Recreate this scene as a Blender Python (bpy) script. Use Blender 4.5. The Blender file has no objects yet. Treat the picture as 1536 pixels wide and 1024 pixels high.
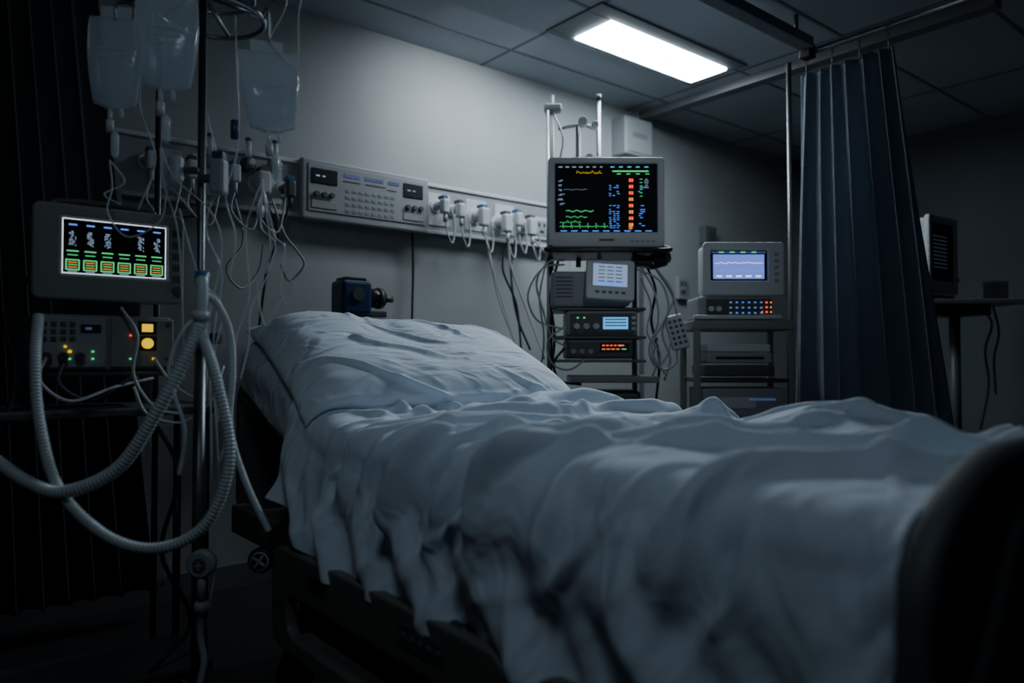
import bpy, bmesh, math, random
import numpy as np
from mathutils import Vector, Matrix
random.seed(7); rng=np.random.RandomState(11)
YAW=math.radians(39.3); CT=math.cos(YAW); ST=math.sin(YAW)
def W(r,d,z=0.0):           # floor frame turned 39.3 deg -> room axes (metres)
    return Vector((CT*r+ST*d, -ST*r+CT*d, z))
# ------------------------------------------------------------ materials
def mat(name,col,rough=.5,metal=0.,emis=None,es=0.,bump=0.,bscale=40.,var=0.,alpha=1.,trans=0.,sheen=0.):
    m=bpy.data.materials.new(name); m.use_nodes=True
    nt=m.node_tree; b=nt.nodes['Principled BSDF']
    b.inputs['Base Color'].default_value=(*col,1)
    b.inputs['Roughness'].default_value=rough; b.inputs['Metallic'].default_value=metal
    if emis: 
        b.inputs['Emission Color'].default_value=(*emis,1); b.inputs['Emission Strength'].default_value=es
    if alpha<1: b.inputs['Alpha'].default_value=alpha
    if trans: b.inputs['Transmission Weight'].default_value=trans
    if sheen: b.inputs['Sheen Weight'].default_value=sheen
    if bump or var:
        tc=nt.nodes.new('ShaderNodeTexCoord'); n=nt.nodes.new('ShaderNodeTexNoise')
        n.inputs['Scale'].default_value=bscale; n.inputs['Detail'].default_value=6
        nt.links.new(tc.outputs['Object'],n.inputs['Vector'])
        if bump:
            bp=nt.nodes.new('ShaderNodeBump'); bp.inputs['Strength'].default_value=bump; bp.inputs['Distance'].default_value=.01
            nt.links.new(n.outputs['Fac'],bp.inputs['Height']); nt.links.new(bp.outputs['Normal'],b.inputs['Normal'])
        if var:
            n2=nt.nodes.new('ShaderNodeTexNoise'); n2.inputs['Scale'].default_value=2.3; n2.inputs['Detail'].default_value=5
            nt.links.new(tc.outputs['Object'],n2.inputs['Vector'])
            r=nt.nodes.new('ShaderNodeValToRGB')
            r.color_ramp.elements[0].position=.3; r.color_ramp.elements[1].position=.7
            r.color_ramp.elements[0].color=(*[c*(1-var) for c in col],1)
            r.color_ramp.elements[1].color=(*[min(1,c*(1+var)) for c in col],1)
            nt.links.new(n2.outputs['Fac'],r.inputs['Fac']); nt.links.new(r.outputs['Color'],b.inputs['Base Color'])
    return m
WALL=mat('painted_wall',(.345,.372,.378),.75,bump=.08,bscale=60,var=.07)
WALLD=mat('painted_wall_shaded',(.10,.118,.132),.8,bump=.08,bscale=60,var=.1)  # shade put into the wall colour, keeps the room's edges dark
CEIL=mat('ceiling_tile',(.35,.395,.44),.9,bump=.25,bscale=140,var=.06)
TBAR=mat('ceiling_grid_metal',(.13,.15,.17),.6)
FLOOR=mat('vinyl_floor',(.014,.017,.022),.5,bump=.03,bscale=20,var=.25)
TRIM=mat('trim_paint',(.13,.14,.15),.5,var=.05,bump=.02)
SOFF=mat('dark_soffit',(.12,.14,.16),.6,var=.05,bump=.02)
LITE=mat('light_diffuser',(1,1,1),.5,emis=(.80,.92,1),es=34)
PLA=mat('white_plastic',(.56,.59,.61),.38,bump=.02,bscale=200)
PLG=mat('grey_plastic',(.30,.32,.335),.42,bump=.03,bscale=200)
PLD=mat('dark_grey_plastic',(.075,.085,.09),.45,bump=.03,bscale=200)
PLB=mat('beige_device_plastic',(.22,.23,.22),.45,bump=.03,bscale=200)
BLK=mat('black_plastic',(.012,.013,.015),.35,bump=.02,bscale=150)
BLU=mat('navy_plastic',(.02,.045,.12),.4,bump=.02,bscale=150)
CYB=mat('blue_cap',(.05,.16,.30),.4,bump=.02,bscale=150)
STEEL=mat('brushed_steel',(.36,.38,.40),.34,1.,bump=.02,bscale=90)
DSTEEL=mat('dark_steel',(.15,.16,.17),.42,1.,bump=.02,bscale=90)
RUB=mat('rubber_cable',(.015,.016,.018),.6,bump=.02)
WCAB=mat('white_cable',(.42,.44,.46),.45,bump=.02)
HOSE=mat('corrugated_hose_plastic',(.50,.56,.58),.35,bump=.02,bscale=100)
CLR=mat('clear_tubing',(.70,.76,.80),.15,alpha=.55)
BAG=mat('iv_bag_film',(.72,.82,.90),.10,alpha=.38,bump=.6,bscale=14)
LIQ=mat('iv_saline',(.52,.62,.70),.1,alpha=.30)
GLS=mat('screen_glass',(.004,.005,.007),.55)
GLS.node_tree.nodes['Principled BSDF'].inputs['Specular IOR Level'].default_value=.15
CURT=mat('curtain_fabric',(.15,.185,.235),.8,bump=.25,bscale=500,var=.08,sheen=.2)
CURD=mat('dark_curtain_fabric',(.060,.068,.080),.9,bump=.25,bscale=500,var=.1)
FRM=mat('bed_frame_enamel',(.13,.135,.12),.45,var=.08,bump=.03)
FBD=mat('bed_board_plastic',(.10,.105,.11),.6,bump=.02)
def em(n,c,s): return mat(n,(0.01,.01,.01),.5,emis=c,es=s)
E_W=em('pixels_white',(.75,.85,1),1.8); E_G=em('pixels_green',(.10,.85,.28),1.1); E_B=em('pixels_blue',(.08,.24,.95),1.4)
E_R=em('pixels_red',(1,.07,.02),2.0); E_Y=em('pixels_yellow',(1,.62,.01),1.1); E_O=em('pixels_orange',(1,.28,.04),1.4)
E_C=em('pixels_cyan',(.12,.48,.95),1.1); E_LB=em('pixels_lavender',(.17,.26,.86),1.05); E_LG=em('pixels_paleblue',(.34,.48,.70),.75)
E_DB=em('display_dim_blue',(.08,.12,.30),.5)
def fabric(name,col,ws,wd,st=.8):
    m=bpy.data.materials.new(name); m.use_nodes=True; nt=m.node_tree; b=nt.nodes['Principled BSDF']
    b.inputs['Base Color'].default_value=(*col,1); b.inputs['Roughness'].default_value=.82; b.inputs['Sheen Weight'].default_value=.1
    tc=nt.nodes.new('ShaderNodeTexCoord')
    mp=nt.nodes.new('ShaderNodeMapping'); mp.inputs['Scale'].default_value=(4,12,6); mp.inputs['Rotation'].default_value=(0,0,.40)
    n=nt.nodes.new('ShaderNodeTexNoise'); n.inputs['Scale'].default_value=ws; n.inputs['Detail'].default_value=2; n.inputs['Distortion'].default_value=.8
    f=nt.nodes.new('ShaderNodeTexNoise'); f.inputs['Scale'].default_value=600
    nt.links.new(tc.outputs['Object'],mp.inputs['Vector']); nt.links.new(mp.outputs['Vector'],n.inputs['Vector']); nt.links.new(tc.outputs['Object'],f.inputs['Vector'])
    b1=nt.nodes.new('ShaderNodeBump'); b1.inputs['Strength'].default_value=st; b1.inputs['Distance'].default_value=wd
    b2=nt.nodes.new('ShaderNodeBump'); b2.inputs['Strength'].default_value=.12; b2.inputs['Distance'].default_value=.002
    nt.links.new(n.outputs['Fac'],b1.inputs['Height']); nt.links.new(f.outputs['Fac'],b2.inputs['Height'])
    nt.links.new(b1.outputs['Normal'],b2.inputs['Normal']); nt.links.new(b2.outputs['Normal'],b.inputs['Normal'])
    return m
SHEET=fabric('blanket_cotton',(.64,.73,.82),1.1,.020,.9)
PILF=fabric('pillow_cotton',(.66,.74,.82),1.3,.026,.9)
MATF=fabric('mattress_sheet_cotton',(.48,.55,.62),1.2,.02)
# ------------------------------------------------------------ mesh helpers
SC=bpy.context.scene.collection
def addobj(name,me,par=None,m=None,smooth=False):
    o=bpy.data.objects.new(name,me); SC.objects.link(o)
    if par: o.parent=par
    if m: me.materials.append(m)
    if smooth: me.polygons.foreach_set('use_smooth',[True]*len(me.polygons))
    return o
def grp(name,loc,rz=0.):
    e=bpy.data.objects.new(name,None); SC.objects.link(e); e.location=loc; e.rotation_euler=(0,0,rz); e.empty_display_size=.1
    return e
VA=-YAW
def box(par,name,c,s,m,bev=.004,rot=(0,0,0)):
    bm=bmesh.new(); bmesh.ops.create_cube(bm,size=1); bmesh.ops.scale(bm,vec=s,verts=bm.verts)
    if bev>0:
        bv=min(bev,min(s)*.45)
        bmesh.ops.bevel(bm,geom=bm.edges[:],offset=bv,segments=3 if bev>.003 else 1,profile=.5,affect='EDGES')
    me=bpy.data.meshes.new(name); bm.to_mesh(me); bm.free()
    o=addobj(name,me,par,m); o.location=c; o.rotation_euler=rot; return o
def cyl(par,name,c,r,h,m,rot=(0,0,0),seg=24,r2=None,bev=.0):
    bm=bmesh.new(); bmesh.ops.create_cone(bm,cap_ends=True,segments=seg,radius1=r,radius2=r if r2 is None else r2,depth=h)
    if bev>0:
        ed=[e for e in bm.edges if abs(e.verts[0].co.z-e.verts[1].co.z)<1e-6]
        bmesh.ops.bevel(bm,geom=ed,offset=bev,segments=2,affect='EDGES')
    me=bpy.data.meshes.new(name); bm.to_mesh(me); bm.free()
    for p in me.polygons: p.use_smooth=len(p.vertices)==4
    o=addobj(name,me,par,m); o.location=c; o.rotation_euler=rot; return o
def catmull(pts,n=8):
    P=[Vector(p) for p in pts]; P=[P[0]*2-P[1]]+P+[P[-1]*2-P[-2]]; out=[]
    for i in range(1,len(P)-2):
        a,b,c,d=P[i-1:i+3]
        for k in range(n):
            t=k/n; out.append(.5*((2*b)+(c-a)*t+(2*a-5*b+4*c-d)*t*t+(3*b-a-3*c+d)*t**3))
    out.append(P[-2]); return out
def resample(pts,step):
    out=[pts[0]]; acc=0
    L=[0]
    for i in range(1,len(pts)): L.append(L[-1]+(pts[i]-pts[i-1]).length)
    n=max(2,int(L[-1]/step)); j=0
    for k in range(1,n+1):
        t=L[-1]*k/n
        while j<len(L)-2 and L[j+1]<t: j+=1
        f=(t-L[j])/max(1e-9,L[j+1]-L[j]); out.append(pts[j].lerp(pts[j+1],min(1,f)))
    return out
def sweep(pts,r,seg=8,rf=None):
    V=[];F=[]; n=len(pts); up=Vector((.13,.21,.97)); prev=None
    for i,p in enumerate(pts):
        t=(pts[min(i+1,n-1)]-pts[max(i-1,0)]).normalized()
        if prev is None:
            a=t.cross(up); 
            if a.length<.05: a=t.cross(Vector((1,0,0)))
        else: a=prev-t*prev.dot(t)
        a.normalize(); prev=a; b=t.cross(a); rr=r*(rf(i) if rf else 1)
        for k in range(seg):
            an=2*math.pi*k/seg; V.append(p+a*(rr*math.cos(an))+b*(rr*math.sin(an)))
    for i in range(n-1):
        for k in range(seg): F.append((i*seg+k,i*seg+(k+1)%seg,(i+1)*seg+(k+1)%seg,(i+1)*seg+k))
    F.append(tuple(range(seg-1,-1,-1))); F.append(tuple((n-1)*seg+k for k in range(seg)))
    return V,F
def tube(par,name,pts,r,m,seg=8,smoothn=8):
    return tubes(par,name,[pts],r,m,seg,smoothn)
def tubes(par,name,lists,r,m,seg=6,smoothn=8):
    V=[];F=[]
    for pts in lists:
        P=catmull(pts,smoothn) if smoothn>1 and len(pts)>2 else [Vector(p) for p in pts]
        v,f=sweep(P,r,seg); o=len(V); V+=v; F+=[tuple(i+o for i in q) for q in f]
    me=bpy.data.meshes.new(name); me.from_pydata([tuple(v) for v in V],[],F); me.update()
    return addobj(name,me,par,m,True)
def corr(par,name,pts,r,m,pitch=.0085):
    P=resample(catmull(pts,12),pitch/4)
    v,f=sweep(P,r,14,lambda i:(1.0,1.12,1.0,.84)[i%4])
    me=bpy.data.meshes.new(name); me.from_pydata([tuple(x) for x in v],[],f); me.update()
    return addobj(name,me,par,m,True)
def rects(par,name,L,y,m,t=.0012):
    V=[];F=[]
    for (x,z,w,h) in L:
        o=len(V)
        for yy in (y,y+t):
            V+=[(x-w/2,yy,z-h/2),(x+w/2,yy,z-h/2),(x+w/2,yy,z+h/2),(x-w/2,yy,z+h/2)]
        F+=[(o,o+1,o+2,o+3),(o+7,o+6,o+5,o+4),(o,o+4,o+5,o+1),(o+1,o+5,o+6,o+2),(o+2,o+6,o+7,o+3),(o+3,o+7,o+4,o)]
    me=bpy.data.meshes.new(name); me.from_pydata(V,[],F); me.update(); return addobj(name,me,par,m)
def wave(par,name,pts,y,m,w=.0012):
    L=[(p[0],y,p[1]) for p in pts]
    return tubes(par,name,[L],w/2*1.2,m,4,1)
def loft(par,name,secs,m,seg=28,axis='z'):
    V=[];F=[]
    for s in secs:
        z,hw,hd,n=s[:4]; cx=s[4] if len(s)>4 else 0; cy=s[5] if len(s)>5 else 0
        for k in range(seg):
            a=2*math.pi*k/seg; c,sn=math.cos(a),math.sin(a)
            V.append((cx+hw*math.copysign(abs(c)**(2/n),c),cy+hd*math.copysign(abs(sn)**(2/n),sn),z))
    for i in range(len(secs)-1):
        for k in range(seg): F.append((i*seg+k,i*seg+(k+1)%seg,(i+1)*seg+(k+1)%seg,(i+1)*seg+k))
    F.append(tuple(range(seg-1,-1,-1))); F.append(tuple((len(secs)-1)*seg+k for k in range(seg)))
    me=bpy.data.meshes.new(name); me.from_pydata(V,[],F); me.update(); return addobj(name,me,par,m,True)
def plate(par,name,outer,holes,t,m,bev=.004):
    cu=bpy.data.curves.new(name,'CURVE'); cu.dimensions='2D'; cu.fill_mode='BOTH'; cu.extrude=max(0.0005,t/2-bev); cu.bevel_depth=bev; cu.bevel_resolution=2; cu.offset=-bev
    for L in [outer]+holes:
        s=cu.splines.new('POLY'); s.points.add(len(L)-1)
        for i,p in enumerate(L): s.points[i].co=(p[0],p[1],0,1)
        s.use_cyclic_u=True
    tmp=bpy.data.objects.new(name+'_c',cu); SC.objects.link(tmp)
    dg=bpy.context.evaluated_depsgraph_get(); me=bpy.data.meshes.new_from_object(tmp.evaluated_get(dg))
    bpy.data.objects.remove(tmp); o=addobj(name,me,par,m); return o
def rrect(x0,x1,y0,y1,r,n=8):
    out=[]
    for cx,cy,a0 in ((x1-r,y1-r,0),(x0+r,y1-r,90),(x0+r,y0+r,180),(x1-r,y0+r,270)):
        for k in range(n+1):
            a=math.radians(a0+90*k/n); out.append((cx+r*math.cos(a),cy+r*math.sin(a)))
    return out
def grid_obj(name,P,par,m,closed=False):
    ny,nx=P.shape[:2]
    idx=np.arange(ny*nx).reshape(ny,nx)
    F=np.stack([idx[:-1,:-1],idx[:-1,1:],idx[1:,1:],idx[1:,:-1]],-1).reshape(-1,4)
    me=bpy.data.meshes.new(name); me.from_pydata(P.reshape(-1,3).tolist(),[],F.tolist()); me.update()
    return addobj(name,me,par,m,True)
def caster(par,x,y,n,r=.045):
    cyl(par,'caster_wheel_%d'%n,(x,y,r),r,.028,RUB,(math.pi/2,0,.4),20,bev=.005)
    box(par,'caster_fork_%d'%n,(x,y,r+.025),(.045,.04,r*1.1),DSTEEL,.006)

# ------------------------------------------------------------ room
H_C=2.65; B_W=3.33; A0=-1.3; A1=5.75; B0=-2.2
def slab(name,x0,x1,y0,y1,z0,z1,m,bev=0):
    return box(None,name,((x0+x1)/2,(y0+y1)/2,(z0+z1)/2),(x1-x0,y1-y0,z1-z0),m,bev)
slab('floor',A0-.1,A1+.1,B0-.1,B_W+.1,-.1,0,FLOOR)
slab('ceiling',A0-.1,A1+.1,B0-.1,B_W+.1,H_C,H_C+.1,CEIL)
slab('wall_back',A0-.1,A1+.1,B_W,B_W+.1,0,H_C,WALL)
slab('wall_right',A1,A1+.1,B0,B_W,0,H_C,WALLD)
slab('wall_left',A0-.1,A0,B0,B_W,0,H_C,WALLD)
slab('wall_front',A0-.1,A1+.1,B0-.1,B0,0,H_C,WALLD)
slab('baseboard_back',A0,A1,B_W-.015,B_W,0,.10,TRIM)
slab('baseboard_right',A1-.015,A1,B0,B_W-.02,0,.10,TRIM)
g=grp('ceiling_grid',(0,0,0)); k=0
y=B_W-.27
while y>B0:
    box(g,'t_bar_long_%d'%k,((A0+A1)/2,y,H_C-.0015),(A1-A0,.018,.003),TBAR,0); k+=1; y-=.6
x=A0+.2; k=0
while x<A1:
    box(g,'t_bar_cross_%d'%k,(x,(B0+B_W)/2,H_C-.0014),(.018,B_W-B0,.0025),TBAR,0); k+=1; x+=1.2
slab('trim_1',3.80,3.88,1.2,B_W,H_C-.05,H_C-.002,TRIM)
slab('trim_2',3.82,3.86,B_W-.012,B_W-.001,.1,H_C-.05,TRIM)
d=grp('door_1',(A1,1.1,0))
box(d,'door_leaf',(-.02,0,1.03),(.03,.9,2.06),WALLD,.003)
for n,(yy,zz,sy,sz) in enumerate(((-.48,1.05,.06,2.16),(.48,1.05,.06,2.16),(0,2.11,1.02,.06))):
    box(d,'door_frame_%d'%n,(-.03,yy,zz),(.06,sy,sz),TRIM,.003)
cyl(d,'door_handle',(-.06,.36,1.03),.01,.12,STEEL,(math.pi/2,0,0))
# ceiling light fixture
g=grp('ceiling_light',(3.115,2.595,H_C))
for n,(x,y,sx,sy) in enumerate(((-.05,.150,1.17,.04),(-.05,-.175,1.17,.09),(-.555,0,.16,.26),(.50,0,.05,.26))):
    box(g,'housing_%d'%n,(x,y,-.006),(sx,sy,.012),SOFF,.003)
box(g,'diffuser',(0,0,-.010),(.95,.25,.020),LITE,.003)
g=grp('curtain_track',(0,0,0))
box(g,'track_beam',(2.0,1.88,2.535),(2.8,.07,.05),SOFF,.004)
tube(g,'track_tube',[(3.42,1.90,2.50),(3.42,0,2.50),(3.42,-1.9,2.50)],.014,DSTEEL,12,1)
box(g,'corner_joint',(3.42,1.89,2.505),(.06,.06,.07),BLK,.008)
cyl(g,'support_post',(3.42,1.99,1.24),.012,2.48,DSTEEL)
cyl(g,'post_foot',(3.42,1.99,.01),.05,.02,DSTEEL)
for n,yy in enumerate((1.2,0.2,-.8,-1.8)): cyl(g,'hanger_%d'%n,(3.42,yy,2.58),.008,.14,DSTEEL)
for n,xx in enumerate((.7,1.6,2.5,3.3)): cyl(g,'beam_hanger_%d'%n,(xx,1.88,2.605),.01,.09,DSTEEL)

def curtain(name,x0,y0,x1,y1,xb0,yb0,xb1,yb1,zt,zb,pleats,amp,m,seed,hooks=None):
    r=np.random.RandomState(seed); nu=pleats*24; nv=60
    u=np.linspace(0,1,nu)[None,:]; v=np.linspace(0,1,nv)[:,None]
    jit=np.interp(u[0],np.linspace(0,1,pleats+1),np.linspace(0,1,pleats+1)+np.r_[0,r.uniform(-.35,.35,pleats-1)/pleats,0])[None,:]
    ph=2*np.pi*pleats*(u+.10/pleats*np.sin(3*v+5*u)+0*v)
    A=amp*(.45+.55*v)*(1+.35*np.sin(7*u+seed))*(1+.15*np.sin(5*v+9*u))
    s=jit+.0*v
    X=(x0+(x1-x0)*s)*(1-v)+(xb0+(xb1-xb0)*s)*v; Y=(y0+(y1-y0)*s)*(1-v)+(yb0+(yb1-yb0)*s)*v
    dx,dy=x1-x0,y1-y0; L=math.hypot(dx,dy); nx_,ny_=-dy/L,dx/L
    wv=np.sin(ph)+.25*np.sin(2*ph+1.3); wt=.35*np.sin(2*ph)*L/pleats*.5
    X=X+nx_*A*wv+dx/L*wt; Y=Y+ny_*A*wv+dy/L*wt
    Z=zt+(zb-zt)*v+0*u - .012*(1-v)*np.abs(np.sin(ph/2))
    o=grid_obj(name,np.stack([X,Y,Z],-1),None,m)
    md=o.modifiers.new('thick','SOLIDIFY'); md.thickness=.003
    if hooks:
        for k in range(0,pleats,2):
            f=(k+.5)/pleats; hx,hy=x0+dx*f,y0+dy*f
            tubes(o,'hook_%d'%k,[[(hx,hy,zt-.02),(hx,hy,hooks-.03)]],.0022,DSTEEL,5,1)
            P=[(hx+.016*math.cos(t)*nx_,hy+.016*math.cos(t)*ny_,hooks-.012+.02*math.sin(t)) for t in np.linspace(0,2*math.pi,13)]
            tubes(o,'ring_%d'%k,[P],.002,DSTEEL,5,1)
    return o
curtain('privacy_curtain',3.42,1.93,3.42,1.47,3.42,2.02,3.42,1.22,2.40,.25,7,.055,CURT,3,hooks=2.50)
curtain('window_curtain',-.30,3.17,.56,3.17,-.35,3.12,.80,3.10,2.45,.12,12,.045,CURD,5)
g=grp('curtain_rod',(0,0,0)); tube(g,'rod',[(-.6,3.18,2.47),(.75,3.18,2.47)],.014,DSTEEL,12,1)
for n,xx in enumerate((-.55,.7)): box(g,'rod_bracket_%d'%n,(xx,3.25,2.47),(.03,.16,.03),DSTEEL)

# ------------------------------------------------------------ cloth
XC=1.295; HW=.475; MR=.07
def Hm(x,y,b=1.):
    t=(y-1.74)/.05
    ramp=.40*.05*np.logaddexp(0,np.clip(t,-40,40))
    z=.825+ramp
    if b:
        z=z+.07*np.exp(-((x-1.50)/.20)**2-((y-.78)/.17)**2)+.03*np.exp(-((x-1.1)/.2)**2-((y-.9)/.25)**2)+.03*np.exp(-((x-1.55)/.2)**2-((y-1.55)/.13)**2)+.02*np.exp(-((x-1.15)/.2)**2-((y-1.4)/.12)**2)
    return z
def collide(P,Q,off,b=1.,fr=.35):
    x=P[...,0];y=P[...,1];z=P[...,2]; r=MR
    sx=np.sign(x-XC); qx=np.abs(x-XC)-(HW+off-r); qz=z-(Hm(x,y,b)+off-r)
    corner=(qx>0)&(qz>0); h=np.hypot(qx,qz)+1e-9
    mc=corner&(h<r); mt=(~corner)&(qz>=qx)&(qz<r); ms=(~corner)&(qx>qz)&(qx<r)
    x2=np.where(mc,x+sx*qx*(r/h-1),np.where(ms,x+sx*(r-qx),x)); z2=np.where(mc,z+qz*(r/h-1),np.where(mt,z+(r-qz),z))
    P[...,0]=x2; P[...,2]=z2
    c=mc|mt
    P[c]=Q[c]+(P[c]-Q[c])*np.array([fr,fr,1.])
    P[...,2]=np.maximum(P[...,2],.05)
def con(A,B,L,k):
    d=B-A; l=np.sqrt((d*d).sum(-1))+1e-9; c=(.5*k)*(l-L)/l; d*=c[...,None]; A+=d; B-=d
def dist(A,B): return np.sqrt(((B-A)**2).sum(-1))
def mkcons(P,sx=1.,sy=1.,kb=.12,ks=.35,spans=(2,5)):
    C=[]
    def add(ia,ib,k,sc): C.append((ia,ib,dist(P[ia],P[ib])*sc,k))
    S=slice; ny,nx=P.shape[:2]
    for s in (0,1):
        nxp=(nx-s)//2; nyp=(ny-s)//2
        add((S(None),S(s,s+2*nxp,2)),(S(None),S(s+1,s+2*nxp,2)),1.,sx)
        add((S(s,s+2*nyp,2),S(None)),(S(s+1,s+2*nyp,2),S(None)),1.,sy)
    add((S(0,-1),S(0,-1)),(S(1,None),S(1,None)),ks,(sx+sy)/2); add((S(1,None),S(0,-1)),(S(0,-1),S(1,None)),ks,(sx+sy)/2)
    for q in spans:
        add((S(None),S(0,-q)),(S(None),S(q,None)),kb,sx); add((S(0,-q),S(None)),(S(q,None),S(None)),kb,sy)
    return C
def waves(u,v,n,lmin,lmax,ang,spread,seed,warp=.8):
    r=np.random.RandomState(seed); o=0
    for i in range(n):
        lam=math.exp(r.uniform(math.log(lmin),math.log(lmax))); a=ang+r.normal()*spread; k=2*np.pi/lam
        o=o+np.sin(k*(math.sin(a)*u+math.cos(a)*v)+r.uniform(0,6.28)+warp*np.sin(4*u+r.uniform(0,6)))*(lam/lmax)**.6
    return o/math.sqrt(n)*1.3
# blanket
nx=230; ny=280
s=np.linspace(-.745,.745,nx)[None,:]; t=np.linspace(0,1,ny)[:,None]
flat=HW-MR+.01; arc=MR*math.pi/2
th=np.clip((np.abs(s)-flat)/MR,0,math.pi/2); dn=np.maximum(np.abs(s)-flat-arc,0)
sg=np.sign(s)
X=XC+sg*(np.minimum(np.abs(s),flat)+MR*np.sin(th))+0*t
ytop=1.95-.20*np.clip((X-.82)/.95,0,1); Y=.345+(ytop-.345)*t
Zs=Hm(X,Y)
hemv=1-.25*np.clip((t-.75)/.25,0,1)
Z=Zs-MR*(1-np.cos(th))-dn*hemv
n_x=sg*np.sin(th)+0*t; n_z=np.cos(th)+0*t
su=s+0*t
def crest(f,w,p=1.6,a=1.9,b=.9):        # asymmetric rounded crest along zero lines
    return np.exp(-(np.abs(f)/np.where(f>0,w*a,w*b))**p)
f=waves(su,Y,18,.32,.66,.42,.22,21,1.3)
rid=crest(f,.24,1.5,1.9,.75)*(.62+.38*np.sin(5*su+3*Y+1))
f2=waves(su,Y,18,.26,.52,.02,.25,5,1.6)
rid2=crest(f2,.22,1.5,1.9,.75)*(.5+.5*np.sin(-4*su+5*Y))
f5=waves(su,Y,18,.24,.44,.95,.25,33,1.5)
rid3=crest(f5,.19)*(.5+.5*np.sin(7*su-3*Y+2))
f6=waves(su,Y,18,.16,.30,.45,.3,41,1.2); rid4=crest(f6,.26)*(.4+.6*np.abs(np.sin(5*su+7*Y)))
side=np.clip(dn/.10,0,1)
q1=(Y+.75*dn)/.24+.35*np.sin(4*Y); q2=(Y+.5*dn)/.13+.4*np.sin(3*Y+2)
f3=.042*(.5+.5*np.sin(2*np.pi*q1))**2+.014*(.5+.5*np.sin(2*np.pi*q2))**2
calm=1-.55*np.clip((t-.90)/.10,0,1)
amp=.009+calm*(.060*rid+.048*rid2+.034*rid3+.016*rid4)*(1-.80*side)+side*f3
P=np.stack([X+n_x*amp,Y+0*s,Z+n_z*amp],-1)
C=mkcons(P,1.0,1.0,kb=.25,ks=.3,spans=(2,4,7))
Q=P.copy()
G=9.8/3600
for it in range(14):
    Vv=(P-Q)*.93; lim=.02; np.clip(Vv,-lim,lim,out=Vv); Q=P.copy(); P=P+Vv; P[...,2]-=G*.22
    for k in range(7):
        for ia,ib,L,kk in C: con(P[ia],P[ib],L,kk)
        if k%4==0: collide(P,Q,.007)
    collide(P,Q,.007)
    P[0]=Q[0]
for _ in range(2):   # soften grid-scale noise
    P[1:-1,1:-1]=.5*P[1:-1,1:-1]+.125*(P[:-2,1:-1]+P[2:,1:-1]+P[1:-1,:-2]+P[1:-1,2:])
    for c_ in (0,-1): P[1:-1,c_]=.5*P[1:-1,c_]+.25*(P[:-2,c_]+P[2:,c_])
bl=grid_obj('blanket',P,None,SHEET)
md=bl.modifiers.new('thick','SOLIDIFY'); md.thickness=.004; md.offset=1
md=bl.modifiers.new('sub','SUBSURF'); md.levels=1; md.render_levels=1
# pillow
nx=130; ny=92; PW=.93; PL=.63
u=np.linspace(-1,1,nx)[None,:]; v=np.linspace(-1,1,ny)[:,None]
sl=math.atan(.40); ca,sa=math.cos(sl),math.sin(sl)
prof=np.clip((1-u**8)*(1-v**8),0,1)**.6
rot=-.10
def place(h):
    lu=u*PW/2*(1-.02*(1-np.abs(v)**2)*np.abs(u)**6)+0*v; lv=v*PL/2*(1-.03*(1-np.abs(u)**2)*np.abs(v)**6)+0*u
    x=lu*math.cos(rot)-lv*math.sin(rot); w=lu*math.sin(rot)+lv*math.cos(rot)
    return np.stack([1.29+x,2.06+w*ca-h*sa,.825+.40*(2.06-1.74)+.060+w*sa+h*ca],-1)
pu=u*.46+0*v; pv=v*.31+0*u
pf=waves(pu,pv,20,.24,.5,.75,.28,9,1.2); pr=crest(pf,.20)
pf2=waves(pu,pv,20,.22,.42,.1,.28,19,1.2); pr=pr+.8*crest(pf2,.18)*(.5+.5*np.sin(6*pu+2))
pf3=waves(pu,pv,20,.12,.24,.5,.4,29,1.2); pr=pr+.32*crest(pf3,.25)
T=place(prof*(.050+.027*pr)); Bt=place(-prof*.035)
CT_=mkcons(T,1.,1.,kb=.25,spans=(2,4)); CB=mkcons(Bt,1.,1.,kb=.2,spans=(2,4))
QT=T.copy();QB=Bt.copy()
def nrm(P):
    n=np.cross(np.gradient(P,axis=1),np.gradient(P,axis=0)); return n/(np.linalg.norm(n,axis=-1,keepdims=True)+1e-9)
for it in range(18):
    VT=(T-QT)*.9;VB=(Bt-QB)*.9; QT=T.copy();QB=Bt.copy()
    pT=nrm(T)*(3.2/3600); pB=-nrm(Bt)*(3.0/3600)
    T=T+VT+pT; Bt=Bt+VB+pB; T[...,2]-=G*.3; Bt[...,2]-=G*.3
    for k in range(8):
        for ia,ib,L,kk in CT_: con(T[ia],T[ib],L,kk)
        for ia,ib,L,kk in CB: con(Bt[ia],Bt[ib],L,kk)
        for e in ((0,slice(None)),(-1,slice(None)),(slice(None),0),(slice(None),-1)):
            m_=(T[e]+Bt[e])/2; T[e]=m_; Bt[e]=m_
    collide(Bt,QB,.008,0.,.2); collide(T,QT,.012,0.,.9)
    for e in ((0,slice(None)),(-1,slice(None)),(slice(None),0),(slice(None),-1)):
        m_=(T[e]+Bt[e])/2; T[e]=m_; Bt[e]=m_
V=np.concatenate([T.reshape(-1,3),Bt.reshape(-1,3)]); idx=np.arange(nx*ny).reshape(ny,nx)
F1=np.stack([idx[:-1,:-1],idx[:-1,1:],idx[1:,1:],idx[1:,:-1]],-1).reshape(-1,4); F2=F1[:,::-1]+nx*ny
me=bpy.data.meshes.new('pillow'); me.from_pydata(V.tolist(),[],np.concatenate([F1,F2]).tolist())
bm=bmesh.new(); bm.from_mesh(me); bmesh.ops.remove_doubles(bm,verts=bm.verts,dist=.0008); bm.to_mesh(me); bm.free(); me.update()
pil=addobj('pillow',me,None,PILF,True); md=pil.modifiers.new('sub','SUBSURF'); md.levels=1; md.render_levels=1

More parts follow.
